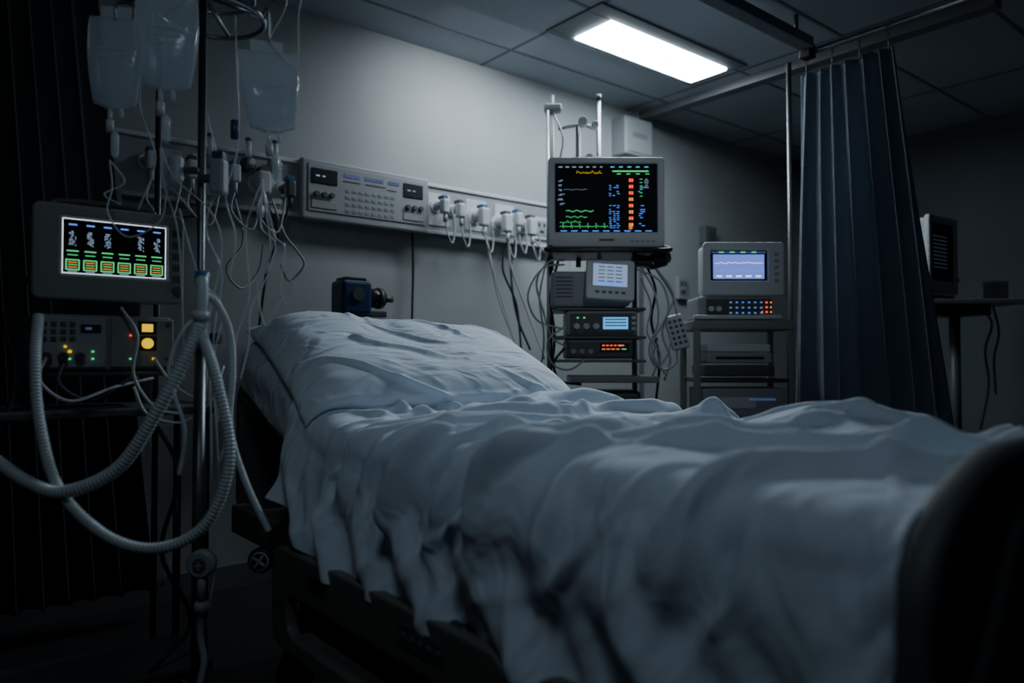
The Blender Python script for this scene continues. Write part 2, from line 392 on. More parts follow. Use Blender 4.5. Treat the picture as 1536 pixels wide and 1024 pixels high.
# ------------------------------------------------------------ bed
bed=grp('hospital_bed',(0,0,0))
nv=90
yy=np.linspace(.35,2.40,nv)
sec=[]
for i,yv in enumerate(yy):
    e=min(1,min(i,nv-1-i)/3.); ins=.03*(1-e)
    top=float(Hm(np.array(XC),np.array(yv),0)); bot=top-.17
    pts=[]
    for k in range(13):
        a=math.pi/2*k/12; pts.append((HW-ins-MR+MR*math.sin(a)-.0,top-ins-MR+MR*math.cos(a)))
    for k in range(1,6): pts.append((HW-ins,top-ins-MR-(.17-MR-.03)*k/6))
    for k in range(9):
        a=math.pi/2*k/8; pts.append((HW-ins-.03+.03*math.cos(a),bot+.03-.03*math.sin(a)))
    loop=[(XC+p[0],p[1]) for p in pts]+[(XC-p[0],p[1]) for p in reversed(pts)]
    sec.append([(p[0],yv,p[1]) for p in loop])
A=np.array(sec); ph=waves(A[...,1]*1.,A[...,2],14,.05,.2,.2,.6,3)
A[...,0]+=np.sign(A[...,0]-XC)*.005*ph*(np.abs(A[...,0]-XC)>HW-.03); A[...,2]+=.003*ph
m_=A.shape[1]; V=A.reshape(-1,3).tolist(); F=[]
for i in range(nv-1):
    for k in range(m_): F.append((i*m_+k,i*m_+(k+1)%m_,(i+1)*m_+(k+1)%m_,(i+1)*m_+k))
F.append(tuple(range(m_))); F.append(tuple((nv-1)*m_+k for k in range(m_-1,-1,-1)))
me=bpy.data.meshes.new('mattress'); me.from_pydata(V,[],F); me.update(); addobj('mattress',me,bed,MATF,True)
box(bed,'deck_flat',(XC,1.06,.635),(.90,1.36,.03),FRM,.006)
box(bed,'deck_backrest',(XC,2.08,.775),(.90,.72,.03),FRM,.006,(sl,0,0))
for n,xx in enumerate((.85,1.74)):
    box(bed,'main_beam_%d'%n,(xx,1.38,.49),(.05,2.10,.09),FRM,.010)
    box(bed,'deck_rail_%d'%n,(xx,1.10,.59),(.035,1.40,.06),FRM,.008)
for n,yv in enumerate((.5,1.2,1.9,2.38)): box(bed,'cross_member_%d'%n,(XC,yv,.48),(.88,.06,.06),FRM,.008)
tubes(bed,'backrest_actuator',[[(XC,1.3,.46),(XC,2.0,.72)]],.025,DSTEEL,14,1)
for n,(xx,sg_) in enumerate(((.765,-1),(1.825,1))):
    o=plate(bed,'side_rail_%d'%n,rrect(.93,1.90,.27,.525,.06),[rrect(1.03,1.80,.315,.415,.04)],.03,FRM,.007)
    o.matrix_local=Matrix(((0,0,1,xx),(1,0,0,0),(0,1,0,0),(0,0,0,1)))
    for j,yv in enumerate((1.1,1.75)): box(bed,'rail_arm_%d_%d'%(n,j),(xx-sg_*.03,yv,.45),(.05,.05,.16),DSTEEL,.008)
    for j in range(4): box(bed,'rail_vent_%d_%d'%(n,j),(xx+sg_*.0165,1.66-.022*j,.475),(.004,.012,.040),BLK,.001)
    box(bed,'rail_label_%d'%n,(xx+sg_*.0165,1.18,.475),(.003,.16,.045),PLD,.002)
    for j in range(5): cyl(bed,'rail_button_%d_%d'%(n,j),(xx+sg_*.019,1.12+.03*j,.475),.006,.004,FRM,(0,math.pi/2,0))
    o=plate(bed,'foot_rail_%d'%n,rrect(.40,.88,.25,.525,.06),[rrect(.48,.80,.31,.44,.04)],.03,FRM,.007)
    o.matrix_local=Matrix(((0,0,1,xx),(1,0,0,0),(0,1,0,0),(0,0,0,1)))
    box(bed,'foot_rail_arm_%d'%n,(xx-sg_*.03,.62,.47),(.05,.05,.12),DSTEEL,.008)
box(bed,'base_frame_left',(.98,1.35,.22),(.06,1.7,.07),DSTEEL,.01); box(bed,'base_frame_right',(1.61,1.35,.22),(.06,1.7,.07),DSTEEL,.01)
for n,yv in enumerate((.55,2.15)): box(bed,'base_cross_%d'%n,(XC,yv,.22),(.80,.08,.07),DSTEEL,.01)
box(bed,'lift_motor_box',(XC,1.35,.28),(.42,.5,.16),PLD,.02)
for n,(p,q) in enumerate((((1.0,.7,.25),(1.0,1.2,.47)),((1.6,.7,.25),(1.6,1.2,.47)),((1.0,1.6,.25),(1.0,2.1,.47)),((1.6,1.6,.25),(1.6,2.1,.47)))):
    tubes(bed,'lift_arm_%d'%n,[[p,q]],.022,DSTEEL,10,1)
for n,(xx,yv) in enumerate(((.93,.55),(1.66,.55),(.93,2.15),(1.66,2.15))): caster(bed,xx,yv,n,.075)
def slot(cx,cy,hl,hw,tilt,n=10):
    out=[]
    for e,a0 in ((1,-90),(-1,90)):
        for k in range(n+1):
            a=math.radians(a0+180*k/n); x=e*(hl-hw)+hw*math.cos(a); y=hw*math.sin(a)
            out.append((cx+x*math.cos(tilt)-y*math.sin(tilt),cy+x*math.sin(tilt)+y*math.cos(tilt)))
    return out
ol=[]
xl,xr=.73,1.86
for k in range(17):
    a=math.radians(180-90*k/16); ol.append((xl+.26+.26*math.cos(a),.75+.155*math.sin(a)))
ol+=[(1.25,.908),(1.30,.909),(1.35,.908)]
for k in range(17):
    a=math.radians(90-90*k/16); ol.append((xr-.26+.26*math.cos(a),.75+.155*math.sin(a)))
ol+=[(xr-.01,.5),(xr-.05,.36),(xl+.05,.36),(xl+.01,.5)]
o=plate(bed,'footboard',ol,[slot(.895,.775,.115,.034,math.radians(50)),slot(2.59-.895,.775,.115,.034,math.radians(130))],.035,FBD,.012)
o.matrix_local=Matrix(((1,0,0,0),(0,0,1,.308),(0,1,0,0),(0,0,0,1)))
o=plate(bed,'headboard',rrect(.86,1.73,.42,.98,.12),[rrect(1.1,1.49,.82,.88,.028)],.04,FBD,.012)
o.matrix_local=Matrix(((1,0,0,0),(0,0,1,2.475),(0,1,0,0),(0,0,0,1)))
k=grp('brake_knob',(0,0,0)); k.parent=bed; k.location=(.725,1.905,.483); k.rotation_euler=(0,0,VA)
cyl(k,'knob_disc',(0,0,0),.032,.022,BLK,(math.pi/2,0,0),32,bev=.004)
cyl(k,'knob_ring',(0,-.012,0),.024,.004,WCAB,(math.pi/2,0,0),32); cyl(k,'knob_face',(0,-.0145,0),.020,.003,BLK,(math.pi/2,0,0),32)
for a in (.6,.6+math.pi/2): box(k,'knob_cross',(0,-.018,0),(.036,.005,.007),WCAB,.001,(0,a,0))
box(bed,'brake_bracket',(.775,1.925,.475),(.11,.03,.03),DSTEEL,.005)

# ------------------------------------------------------------ bedhead service panel
g=grp('bedhead_service_panel',(0,B_W,0))
def pb(n,x0,x1,z0,z1,y0,y1,m,bev=.004): return box(g,n,((x0+x1)/2,-(y0+y1)/2,(z0+z1)/2),(x1-x0,abs(y1-y0),z1-z0),m,bev)
pb('rail_body',.62,3.02,1.655,1.92,.0,.045,PLG,.008)
pb('rail_lower_lip',.62,3.02,1.655,1.675,.045,.055,PLA,.003); pb('rail_upper_lip',.62,3.02,1.90,1.92,.045,.055,PLA,.003)
pb('control_unit',1.41,2.10,1.645,1.93,.045,.085,PLG,.012)
pb('control_fascia',1.44,2.075,1.685,1.905,.085,.090,PLG,.004)
for n,(x0,x1) in enumerate(((1.455,1.585),(1.945,2.06))):
    pb('display_%d'%n,x0,x1,1.815,1.885,.090,.095,BLK,.003)
    rects(g,'display_digits_%d'%n,[(x0+.03,1.85,.018,.006),(x0+.06,1.85,.014,.006)],-.0965,E_LG)
    for j in range(3): cyl(g,'knob_%d_%d'%(n,j),(x0+.025+.038*j,-.097,1.765),.013,.016,PLD,(math.pi/2,0,0),18,bev=.002)
    pb('socket_strip_%d'%n,x0,x1,1.70,1.735,.09,.094,PLG,.002)
rects(g,'button_row',[(1.64+.035*i,1.80-.032*j,.022,.014) for i in range(8) for j in range(4)],-.0925,PLG,.004)
rects(g,'button_marks',[(1.64+.035*i,1.80-.032*j,.008,.003) for i in range(8) for j in range(4)],-.0935,PLD,.001)
rects(g,'status_bar',[(1.66,1.872,.08,.016),(1.78,1.872,.10,.016),(1.89,1.872,.06,.016)],-.0925,E_DB,.003)
rects(g,'label_lines',[(1.66,1.845,.09,.004),(1.79,1.845,.11,.004),(1.88,1.835,.05,.004)],-.0925,PLD,.002)
def plug(n,x,z,big=1.,m=PLA):
    cyl(g,'outlet_ring_%d'%n,(x,-.05,z),.034*big,.016,PLA,(math.pi/2,0,0),24,bev=.003)
    cyl(g,'plug_stem_%d'%n,(x,-.085,z),.020*big,.07,m,(math.pi/2,0,0),18,bev=.003)
    box(g,'plug_head_%d'%n,(x,-.135,z-.012),(.042*big,.045,.075*big),m,.012)
    box(g,'plug_latch_%d'%n,(x,-.12,z+.035*big),(.03*big,.05,.018),PLD if n%2 else CYB,.004)
    cyl(g,'plug_nozzle_%d'%n,(x,-.14,z-.065*big),.010,.05,m,(0,0,0),12)
ps=[(2.165,1.80),(2.265,1.79),(2.42,1.775),(2.58,1.76),(2.66,1.79),(2.76,1.76)]
for n,(x,z) in enumerate(ps): plug(n,x,z,1.05+.3*(n in (2,3,5)))
for n,(x,z) in enumerate([(.76,1.80),(.915,1.79),(1.09,1.80),(1.215,1.78),(1.335,1.77)]): plug(n+10,x,z,1.05+.3*(n==3),PLA if n!=4 else PLD)
for n,(x,z) in enumerate([(1.0,1.84),(1.16,1.85),(1.28,1.86)]):
    box(g,'flow_meter_body_%d'%n,(x,-.085,z),(.045,.07,.055),PLD if n==1 else PLG,.010); cyl(g,'flow_meter_tube_%d'%n,(x,-.10,z+.06),.013,.08,CLR,seg=14); cyl(g,'flow_meter_cap_%d'%n,(x,-.10,z+.105),.015,.014,CYB,seg=14,bev=.002)
    cyl(g,'flow_meter_knob_%d'%n,(x,-.13,z),.014,.03,PLA,(math.pi/2,0,0),16,bev=.002)
for n,x in enumerate((2.19,2.43,2.63)): pb('outlet_cover_%d'%n,x-.07,x+.07,1.70,1.87,.045,.05,PLA,.003)
for n,x in enumerate((.84,1.0,1.27)): pb('outlet_cover_l%d'%n,x-.06,x+.06,1.70,1.87,.045,.05,PLA,.003)
pb('socket_frame',2.84,2.97,1.70,1.83,.045,.055,PLA,.004); pb('socket_plate',2.86,2.95,1.72,1.81,.055,.058,PLG,.003)
rects(g,'socket_holes',[(2.885,1.785,.012,.02),(2.925,1.785,.012,.02),(2.905,1.745,.03,.014)],-.0595,BLK)
L=[]
for n,(x,z) in enumerate(ps):
    L.append([(x,-.14,z-.08),(x+.01,-.15,z-.16),(x+.04,-.15,z-.20),(x+.06,-.14,z-.12),(x+.05,-.13,z-.02)])
L.append([(2.42,-.14,1.70),(2.46,-.15,1.5),(2.58,-.15,1.2),(2.66,-.2,.95)])
L.append([(2.40,-.14,1.70),(2.44,-.15,1.6),(2.50,-.15,1.35),(2.60,-.2,1.05)])
L.append([(2.58,-.14,1.68),(2.6,-.15,1.5),(2.72,-.15,1.25),(2.8,-.2,1.0)])
L.append([(2.76,-.14,1.68),(2.85,-.18,1.6),(2.95,-.2,1.66),(3.0,-.2,1.55),(2.95,-.25,1.2)])
for x in (.76,.915,1.09,1.2): L.append([(x,-.14,1.72),(x-.02,-.16,1.62),(x+.06,-.17,1.55),(x+.10,-.15,1.66),(x+.12,-.13,1.78)])
L.append([(1.25,-.14,1.70),(1.30,-.16,1.55),(1.36,-.16,1.48),(1.40,-.14,1.42),(1.34,-.12,1.35),(1.30,-.12,1.42)])
L.append([(1.09,-.14,1.68),(1.12,-.16,1.5),(1.05,-.16,1.38),(1.12,-.14,1.30),(1.20,-.12,1.38),(1.22,-.12,1.5)])
tubes(g,'white_leads',L,.005,WCAB)
tubes(g,'black_leads',[[(2.03,-.04,1.655),(2.035,-.04,1.45),(2.03,-.04,1.2),(2.035,-.05,.9)],[(2.6,-.13,1.68),(2.56,-.12,1.5),(2.66,-.12,1.3),(2.70,-.12,1.0)],[(2.66,-.12,1.70),(2.62,-.12,1.5),(2.66,-.12,1.25),(2.76,-.12,1.05)],
 [(1.215,-.14,1.70),(1.28,-.14,1.55),(1.24,-.12,1.4),(1.20,-.12,1.1)],[(1.335,-.13,1.69),(1.30,-.14,1.6),(1.24,-.14,1.58),(1.2,-.14,1.66)],[(.915,-.13,1.7),(.95,-.13,1.6),(.86,-.13,1.55),(.8,-.13,1.3)]],.006,RUB)

# wall items
g=grp('wall_cabinet_box',(3.70,B_W,2.44))
box(g,'case',(0,-.06,0),(.27,.12,.25),PLG,.012); box(g,'door_panel',(0,-.122,0),(.23,.006,.21),PLG,.004)
rects(g,'label_text',[(0,.02-.012*i,.14,.004) for i in range(3)],-.127,PLD); cyl(g,'conduit',(.08,-.03,.165),.012,.09,PLG)
g=grp('wall_switch_panel',(4.26,B_W,1.50)); box(g,'plate',(0,-.015,0),(.10,.03,.16),PLG,.005); rects(g,'switches',[(-.02,.03,.02,.03),(.02,.03,.02,.03),(0,-.03,.05,.03)],-.034,PLD,.006)
g=grp('wall_sensor_box',(4.55,B_W,1.90)); box(g,'case',(0,-.03,0),(.14,.06,.13),WALLD,.008); cyl(g,'grille',(0,-.062,0),.035,.006,PLD,(math.pi/2,0,0))
g=grp('suction_regulator',(1.66,3.14,1.195))
box(g,'bracket_shelf',(0,.04,-.012),(.26,.26,.014),DSTEEL,.004); box(g,'bracket_back',(0,.175,-.06),(.12,.02,.16),DSTEEL,.004)
box(g,'body',(-.05,0,.085),(.15,.13,.16),BLU,.018); box(g,'body_cap',(-.05,0,.17),(.11,.10,.02),BLK,.008)
cyl(g,'motor',(.06,-.01,.09),.045,.10,BLK,(0,math.pi/2,0),24,bev=.006); cyl(g,'motor_collar',(.085,-.01,.09),.05,.02,PLD,(0,math.pi/2,0),24)
cyl(g,'nozzle',(.13,-.01,.09),.016,.06,PLD,(0,math.pi/2,0)); cyl(g,'gauge',(-.05,-.068,.10),.03,.012,PLD,(math.pi/2,0,0)); box(g,'foot',(.04,0,.015),(.14,.10,.03),PLD,.006)

# ------------------------------------------------------------ ventilator (left)
g=grp('ventilator',(.41,2.10,0))
def face_bezel(par,nm,w,h,dep,zc,sw,sh,szc,sx,body,yf=0.,tilt=0.):
    box(par,nm+'_shell',(0,yf+dep/2+.012,zc),(w*.94,dep,h*.94),body,.02)
    o=plate(par,nm+'_bezel',rrect(-w/2,w/2,-h/2,h/2,.018),[rrect(sx-sw/2,sx+sw/2,szc-zc-sh/2,szc-zc+sh/2,.006)],.03,body,.006)
    o.matrix_local=Matrix(((1,0,0,0),(0,0,-1,yf+.008),(0,1,0,zc),(0,0,0,1)))
    box(par,nm+'_screen',(sx,yf+.010,szc),(sw+.01,.01,sh+.01),GLS,.001)
face_bezel(g,'monitor',.345,.235,.16,1.262,.245,.142,1.278,.01,PLB)
sx,sz=.01,1.278; fy=.0035
rects(g,'screen_border',[(sx,sz+.067,.236,.0018),(sx,sz-.067,.236,.0018),(sx-.118,sz,.0018,.135),(sx+.118,sz,.0018,.135)],fy,E_W)
gl=[];gg=[];go=[];gb=[];gw2=[]
for i in range(6):
    cx=sx-.096+.0385*i
    gb.append((cx,sz+.053,.018,.0035))
    if i not in (3,):
        for q in range(9): gl.append((cx+random.uniform(-.004,.004),sz+.036-.004*q,random.uniform(.003,.012),.0016)); gl.append((cx+random.choice((-.006,.006,0)),sz+.034-.004*q,.0018,.003))
    gg.append((cx,sz-.012,.026,.0025)); gg.append((cx,sz-.022,.022,.0015))
    z0=sz-.046
    gg+= [(cx,z0+.012,.030,.0022),(cx,z0-.012,.030,.0022),(cx-.014,z0,.0022,.024),(cx+.014,z0,.0022,.024)]
    for q in range(3): (go if q!=1 else gg).append((cx,z0+.006-.006*q,.020,.0016))
    gw2.append((cx,sz-.0625,.02,.002))
rects(g,'screen_glyphs',gl,fy,E_LG); rects(g,'screen_green',gg,fy,E_G); rects(g,'screen_orange',go,fy,E_O); rects(g,'screen_blue',gb,fy,E_B); rects(g,'screen_labels',gw2,fy,E_LG)
rects(g,'side_keys',[(.153,1.33-.03*i,.022,.018) for i in range(5)],-.0085,PLD,.003)
cyl(g,'side_dial',(.153,-.012,1.18),.011,.015,PLD,(math.pi/2,0,0),18)
tube(g,'carry_handle',[(-.12,.10,1.375),(-.11,.10,1.40),(0,.10,1.405),(.11,.10,1.40),(.12,.10,1.375)],.009,PLD)
box(g,'neck',(0,.10,1.13),(.16,.12,.05),PLD,.01)
box(g,'lower_unit',(-.01,.10,1.04),(.315,.18,.14),PLB,.008)
box(g,'lower_fascia_left',(-.085,.006,1.04),(.15,.01,.125),PLG,.003); box(g,'lower_fascia_right',(.075,.006,1.04),(.15,.01,.125),PLB,.003)
rects(g,'fascia_buttons',[(-.145+.02*i,1.085-.018*j,.012,.010) for i in range(4) for j in range(3)],-.003,PLD,.004)
rects(g,'fascia_display',[(-.045,1.075,.045,.02)],-.002,BLK,.003); rects(g,'fascia_display_lit',[(-.05,1.075,.014,.006)],-.003,E_DB)
for n in range(3): cyl(g,'port_%d'%n,(-.14+.035*n,-.006,1.005),.011,.02,DSTEEL,(math.pi/2,0,0),16)
rects(g,'yellow_panel',[(.085,1.08,.026,.02)],-.0025,E_Y,.003); cyl(g,'yellow_lamp',(.085,-.004,1.040),.0135,.008,E_Y,(math.pi/2,0,0),20)
rects(g,'yellow_frame',[(.085,1.08,.045,.034),(.085,1.04,.045,.038)],0,BLK,.002)
rects(g,'led_yellow',[(-.09,1.018,.007,.006),(-.10,1.03,.005,.005),(.10,1.0,.006,.005)],-.003,E_Y,.003); rects(g,'led_green',[(-.04,1.018,.005,.004),(-.04,1.0,.005,.004),(-.09,1.0,.005,.004),(.045,1.0,.004,.004)],-.003,E_G,.003); rects(g,'led_red',[(.045,1.06,.004,.004)],-.003,E_R,.003)
for n in range(2): cyl(g,'screw_%d'%n,(.135,-.002,1.09-.09*n),.006,.006,DSTEEL,(math.pi/2,0,0),12)
box(g,'tray',(0,.12,.962),(.36,.24,.012),DSTEEL,.003)
for n,xx in enumerate((-.15,.13)): box(g,'tray_post_%d'%n,(xx,.20,.92),(.03,.03,.09),DSTEEL,.004)
box(g,'shelf',(-.03,.12,.865),(.56,.30,.022),PLD,.006)
for n,(xx,yy_) in enumerate(((-.29,-.01),(.23,-.01),(-.29,.25),(.23,.25))): cyl(g,'leg_%d'%n,(xx,yy_,.47),.011,.78,DSTEEL); caster(g,xx,yy_,n,.045)
box(g,'lower_shelf',(-.03,.12,.18),(.54,.28,.02),PLD,.006)
tubes(g,'unit_cables',[[(-.14,-.01,1.005),(-.16,-.06,.95),(-.10,-.08,.90),(0,-.05,.93),(.1,0,.95)],[(.02,-.01,1.13),(.05,-.05,1.06),(.04,-.06,.96),(.08,-.1,.88),(.14,-.12,.86)],[(.1,-.01,1.0),(.14,-.05,.93),(.20,-.08,.9),(.22,-.05,1.0)],[(.04,-.06,.93),(.07,-.08,.86),(.15,-.10,.84),(.22,-.10,.90),(.26,-.06,.98)]],.004,WCAB)
tubes(g,'unit_cables_dark',[[(-.1,.0,1.0),(-.12,-.05,.94),(-.05,-.06,.90),(.05,-.03,.96)],[(-.17,.1,1.2),(-.22,.02,1.1),(-.20,0,.95),(-.24,-.02,.8)],[(.1,.05,.86),(.16,-.02,.7),(.12,-.02,.5),(.2,0,.3),(.1,0,.19)]],.006,RUB)
HS=[ [W(-1.104,1.6,.783),W(-1.03,1.6,.735),W(-.954,1.6,.716),W(-.84,1.6,.768),W(-.754,1.6,.897),W(-.71,1.62,1.0),W(-.692,1.65,1.075)],
 [W(-.688,1.65,1.06),W(-.635,1.61,.95),W(-.603,1.6,.797),W(-.635,1.6,.675),W(-.70,1.6,.612),W(-.79,1.6,.597),W(-.883,1.6,.635),W(-.983,1.62,.726),W(-1.05,1.66,.87),W(-1.085,1.7,1.0),W(-1.13,1.78,1.10)]]
vh=grp('breathing_circuit',(0,0,0))
corr(vh,'hose_inspiratory',HS[0],.0135,HOSE); corr(vh,'hose_expiratory',HS[1],.0115,HOSE)
corr(vh,'hose_thin',[W(-.70,1.68,1.15),W(-.665,1.68,1.125),W(-.635,1.68,1.06),W(-.628,1.68,.967),W(-.633,1.68,.845),W(-.601,1.69,.724),W(-.551,1.7,.61)],.0075,HOSE,.006)
tube(vh,'wye_stem',[W(-.69,1.655,1.06),W(-.69,1.66,1.11),W(-.695,1.67,1.17),W(-.70,1.69,1.19)],.014,HOSE,14)
tube(vh,'wye_collar',[W(-.69,1.655,1.085),W(-.69,1.655,1.105)],.018,PLA,14,1)
tube(vh,'wye_cap',[W(-.697,1.675,1.165),W(-.699,1.68,1.195)],.016,CYB,14,1)
tube(vh,'sensor_line',[W(-.69,1.66,1.10),W(-.72,1.63,1.06),W(-.735,1.6,.97),W(-.70,1.6,.85),W(-.72,1.62,.75)],.004,CLR)

# ------------------------------------------------------------ IV stand
PX=W(-.765,1.83)
g=grp('iv_stand',(PX.x,PX.y,0),VA)
cyl(g,'pole',(0,0,1.0),.0095,1.84,DSTEEL,seg=20); cyl(g,'pole_outer',(0,0,.56),.014,.95,DSTEEL,seg=20); cyl(g,'pole_collar',(0,0,1.05),.022,.06,PLD,seg=20,bev=.004)
cyl(g,'clamp_knob',(.035,0,1.05),.014,.03,BLK,(0,math.pi/2,0),16)
for k in range(5):
    a=2*math.pi*k/5+.5; tubes(g,'base_leg_%d'%k,[[(0,0,.12),(.15*math.cos(a),.15*math.sin(a),.10),(.28*math.cos(a),.28*math.sin(a),.085)]],.014,STEEL,10)
    caster(g,.28*math.cos(a),.28*math.sin(a),k,.035)
cyl(g,'base_hub',(0,0,.13),.035,.06,PLD,bev=.006)
rg=[(.02+.125*math.cos(t),.125*math.sin(t),1.846) for t in np.linspace(0,2*math.pi,41)]
tubes(g,'hook_ring',[rg],.006,STEEL,8,1)
rg=[(.02+.10*math.cos(t),.10*math.sin(t),1.90) for t in np.linspace(0,2*math.pi,41)]
tubes(g,'hook_ring_upper',[rg],.005,STEEL,8,1)
tubes(g,'ring_spokes',[[(0,0,1.90),(.145,0,1.846)],[(0,0,1.90),(-.105,0,1.846)],[(0,0,1.9),(.02,.125,1.846)],[(0,0,1.9),(.02,-.125,1.846)]],.005,STEEL,8,1)
tubes(g,'hook_arms',[[(.145,0,1.846),(.165,-.01,1.86),(.168,-.01,1.78)],[(-.105,0,1.846),(-.19,0,1.88),(-.215,0,1.87),(-.215,0,1.84)],[(.02,-.125,1.846),(-.024,-.14,1.85),(-.024,-.14,1.83)]],.004,STEEL,8)
cyl(g,'lower_clamp',(.022,-.03,.51),.034,.03,PLG,(math.pi/2,0,0),28,bev=.006); cyl(g,'lower_clamp_face',(.022,-.047,.51),.016,.004,PLD,(math.pi/2,0,0),20)
rects(g,'lower_clamp_mark',[(.022,.51,.02,.004),(.022,.51,.004,.02)],-.051,PLG)
box(g,'clamp_arm',(.01,-.01,.51),(.04,.05,.03),PLD,.005)
cyl(g,'lower_coupling',(.022,-.03,.455),.010,.07,PLG); cyl(g,'lower_coupling2',(.022,-.03,.405),.016,.03,WCAB,bev=.003)
tubes(g,'lower_tail',[[(.022,-.03,.40),(.02,-.03,.34),(.03,-.03,.28),(.02,-.03,.22)]],.009,WCAB)
def bag(n,x,y,zt,w,h,dep=.022,ry=0.):
    b=bpy.data.objects.new('iv_bag_%d'%n,None); SC.objects.link(b); b.parent=g; b.location=(x,y,zt); b.rotation_euler=(0,ry,.15*n)
    hw=w/2
    S=[(-.0,hw*.90,.002,6),(-.012,hw*.94,.003,6),(-.03,hw*.97,.010,5),(-.08,hw,dep*.8,3.4),(-h*.45,hw*.98,dep,3),(-h*.68,hw*.90,dep*1.05,3),(-h*.86,hw*.80,dep*.8,3),(-h*.94,hw*.74,dep*.4,3),(-h*.965,hw*.45,dep*.3,2.6),(-h,hw*.25,.006,2.5)]
    loft(b,'bag_film',S[::-1],BAG)
    loft(b,'bag_fluid',[(s_[0],s_[1]*.95,s_[2]*.88,s_[3]) for s_ in S[::-1] if s_[0]<-h*.33],LIQ)
    box(b,'hanger_tab',(0,0,.012),(w*.55,.003,.03),CLR,.001)
    rects(b,'label_bands',[(0,-h*.38-.018*i,w*.5,.002) for i in range(3)],-dep*1.08,CLR,.0008)
    tubes(b,'edge_seam',[[(sg*s_[1]*1.01,0,s_[0]) for s_ in S] for sg in (-1,1)],.0018,CLR,6,1)
    tubes(b,'ports',[[(-.012,0,-h+.005),(-.012,0,-h-.03)],[(.014,0,-h+.005),(.014,0,-h-.022)]],.0055,CLR,10,1)
    cyl(b,'spike',(-.012,0,-h-.042),.009,.03,PLA,seg=14); loft(b,'drip_chamber',[(-h-.12,.004,.004,2),(-h-.11,.009,.009,2),(-h-.065,.0095,.0095,2),(-h-.055,.005,.005,2)],CLR,14)
bag(1,-.215,0,1.845,.130,.230); bag(2,-.024,-.14,1.835,.132,.225); bag(3,.162,-.01,1.755,.142,.20,.028,-.08)
tubes(g,'drip_lines',[
 [(.15,-.01,1.43),(.152,-.01,1.40),(.155,-.02,1.32),(.19,-.02,1.28),(.17,-.02,1.20),(.13,-.02,1.12),(.12,0,1.04),(.10,0,.95)],
 [(.15,-.01,1.43),(.165,-.01,1.38),(.185,-.01,1.30),(.21,-.01,1.27),(.20,-.01,1.18),(.21,0,1.13)],
 [(.15,-.01,1.44),(.17,-.03,1.36),(.18,-.03,1.25),(.15,-.03,1.18),(.17,-.03,1.08),(.20,-.03,1.13),(.24,-.03,1.17),(.22,-.02,1.20)],
 [(.155,-.01,1.44),(.14,-.03,1.38),(.12,-.03,1.30),(.13,-.03,1.15),(.10,-.03,1.05),(.09,-.02,.90),(.06,-.02,.75)],
 [(-.036,-.14,1.48),(-.036,-.12,1.40),(-.03,-.06,1.3),(-.025,-.04,1.1),(-.02,-.04,.95)],
 [(-.036,-.14,1.48),(-.02,-.10,1.42),(.04,-.03,1.35),(.06,-.02,1.25),(.03,-.02,1.1),(.035,-.02,.9),(.04,-.02,.7)],
 [(-.01,-.1,1.35),(.02,-.06,1.2),(.07,-.04,1.12),(.05,-.04,1.0),(.06,-.03,.85)],
 [(-.227,0,1.49),(-.22,0,1.42),(-.23,0,1.36),(-.18,0,1.30),(-.10,0,1.34),(-.08,0,1.42),(-.02,0,1.36)],
 [(-.227,0,1.49),(-.20,.02,1.44),(-.25,.02,1.41),(-.20,0,1.38)],
 [(.168,-.02,1.78),(.21,-.02,1.86),(.215,-.02,1.95)],[(.17,-.02,1.78),(.235,-.01,1.72),(.24,-.01,1.85),(.26,0,1.95)],
 [(-.12,-.05,1.95),(-.10,-.05,1.80),(-.13,-.05,1.62),(-.09,-.05,1.48),(-.14,-.03,1.36)],
 [(.02,-.02,1.60),(.05,-.02,1.45),(.02,-.02,1.32),(.06,-.02,1.2),(.04,-.02,1.02),(.06,-.02,.62),(.03,-.02,.35)],
 [(.08,0,1.85),(.085,0,1.7),(.09,0,1.6),(.085,0,1.5),(.06,0,1.4),(.085,0,1.3),(.07,0,1.2)]],.0022,CLR,6)
cyl(g,'roller_clamp_1',(.081,-.0,1.565),.010,.045,BLU,seg=10); cyl(g,'roller_clamp_2',(.15,-.01,1.36),.007,.03,PLA,seg=10); cyl(g,'roller_clamp_3',(.17,-.02,1.22),.006,.025,CLR,seg=10)
box(g,'drip_counter',(.055,-.03,1.44),(.035,.04,.085),PLG,.008); box(g,'drip_counter_top',(.055,-.03,1.49),(.028,.03,.022),BLU,.004)
box(g,'drip_counter_clip',(.025,-.015,1.44),(.05,.02,.02),PLD,.003)
box(g,'flow_clamp',(-.05,-.03,1.46),(.03,.03,.06),PLA,.006); box(g,'flow_clamp_arm',(-.025,-.015,1.46),(.05,.02,.015),PLD,.003)
g2=grp('drip_pole',(.60,2.44,0)); cyl(g2,'pole',(0,0,1.03),.009,1.98,DSTEEL,seg=16); cyl(g2,'hub',(0,0,.08),.03,.06,PLD)
for k in range(4):
    a=math.pi/2*k+.4; tubes(g2,'leg_%d'%k,[[(0,0,.08),(.2*math.cos(a),.2*math.sin(a),.03)]],.012,DSTEEL,8,1); cyl(g2,'foot_%d'%k,(.2*math.cos(a),.2*math.sin(a),.016),.018,.032,RUB)
tubes(g2,'hook_bar',[[(-.12,0,1.99),(-.12,0,2.02),(0,0,2.02),(.12,0,2.02),(.12,0,1.99)]],.006,DSTEEL,8,1)

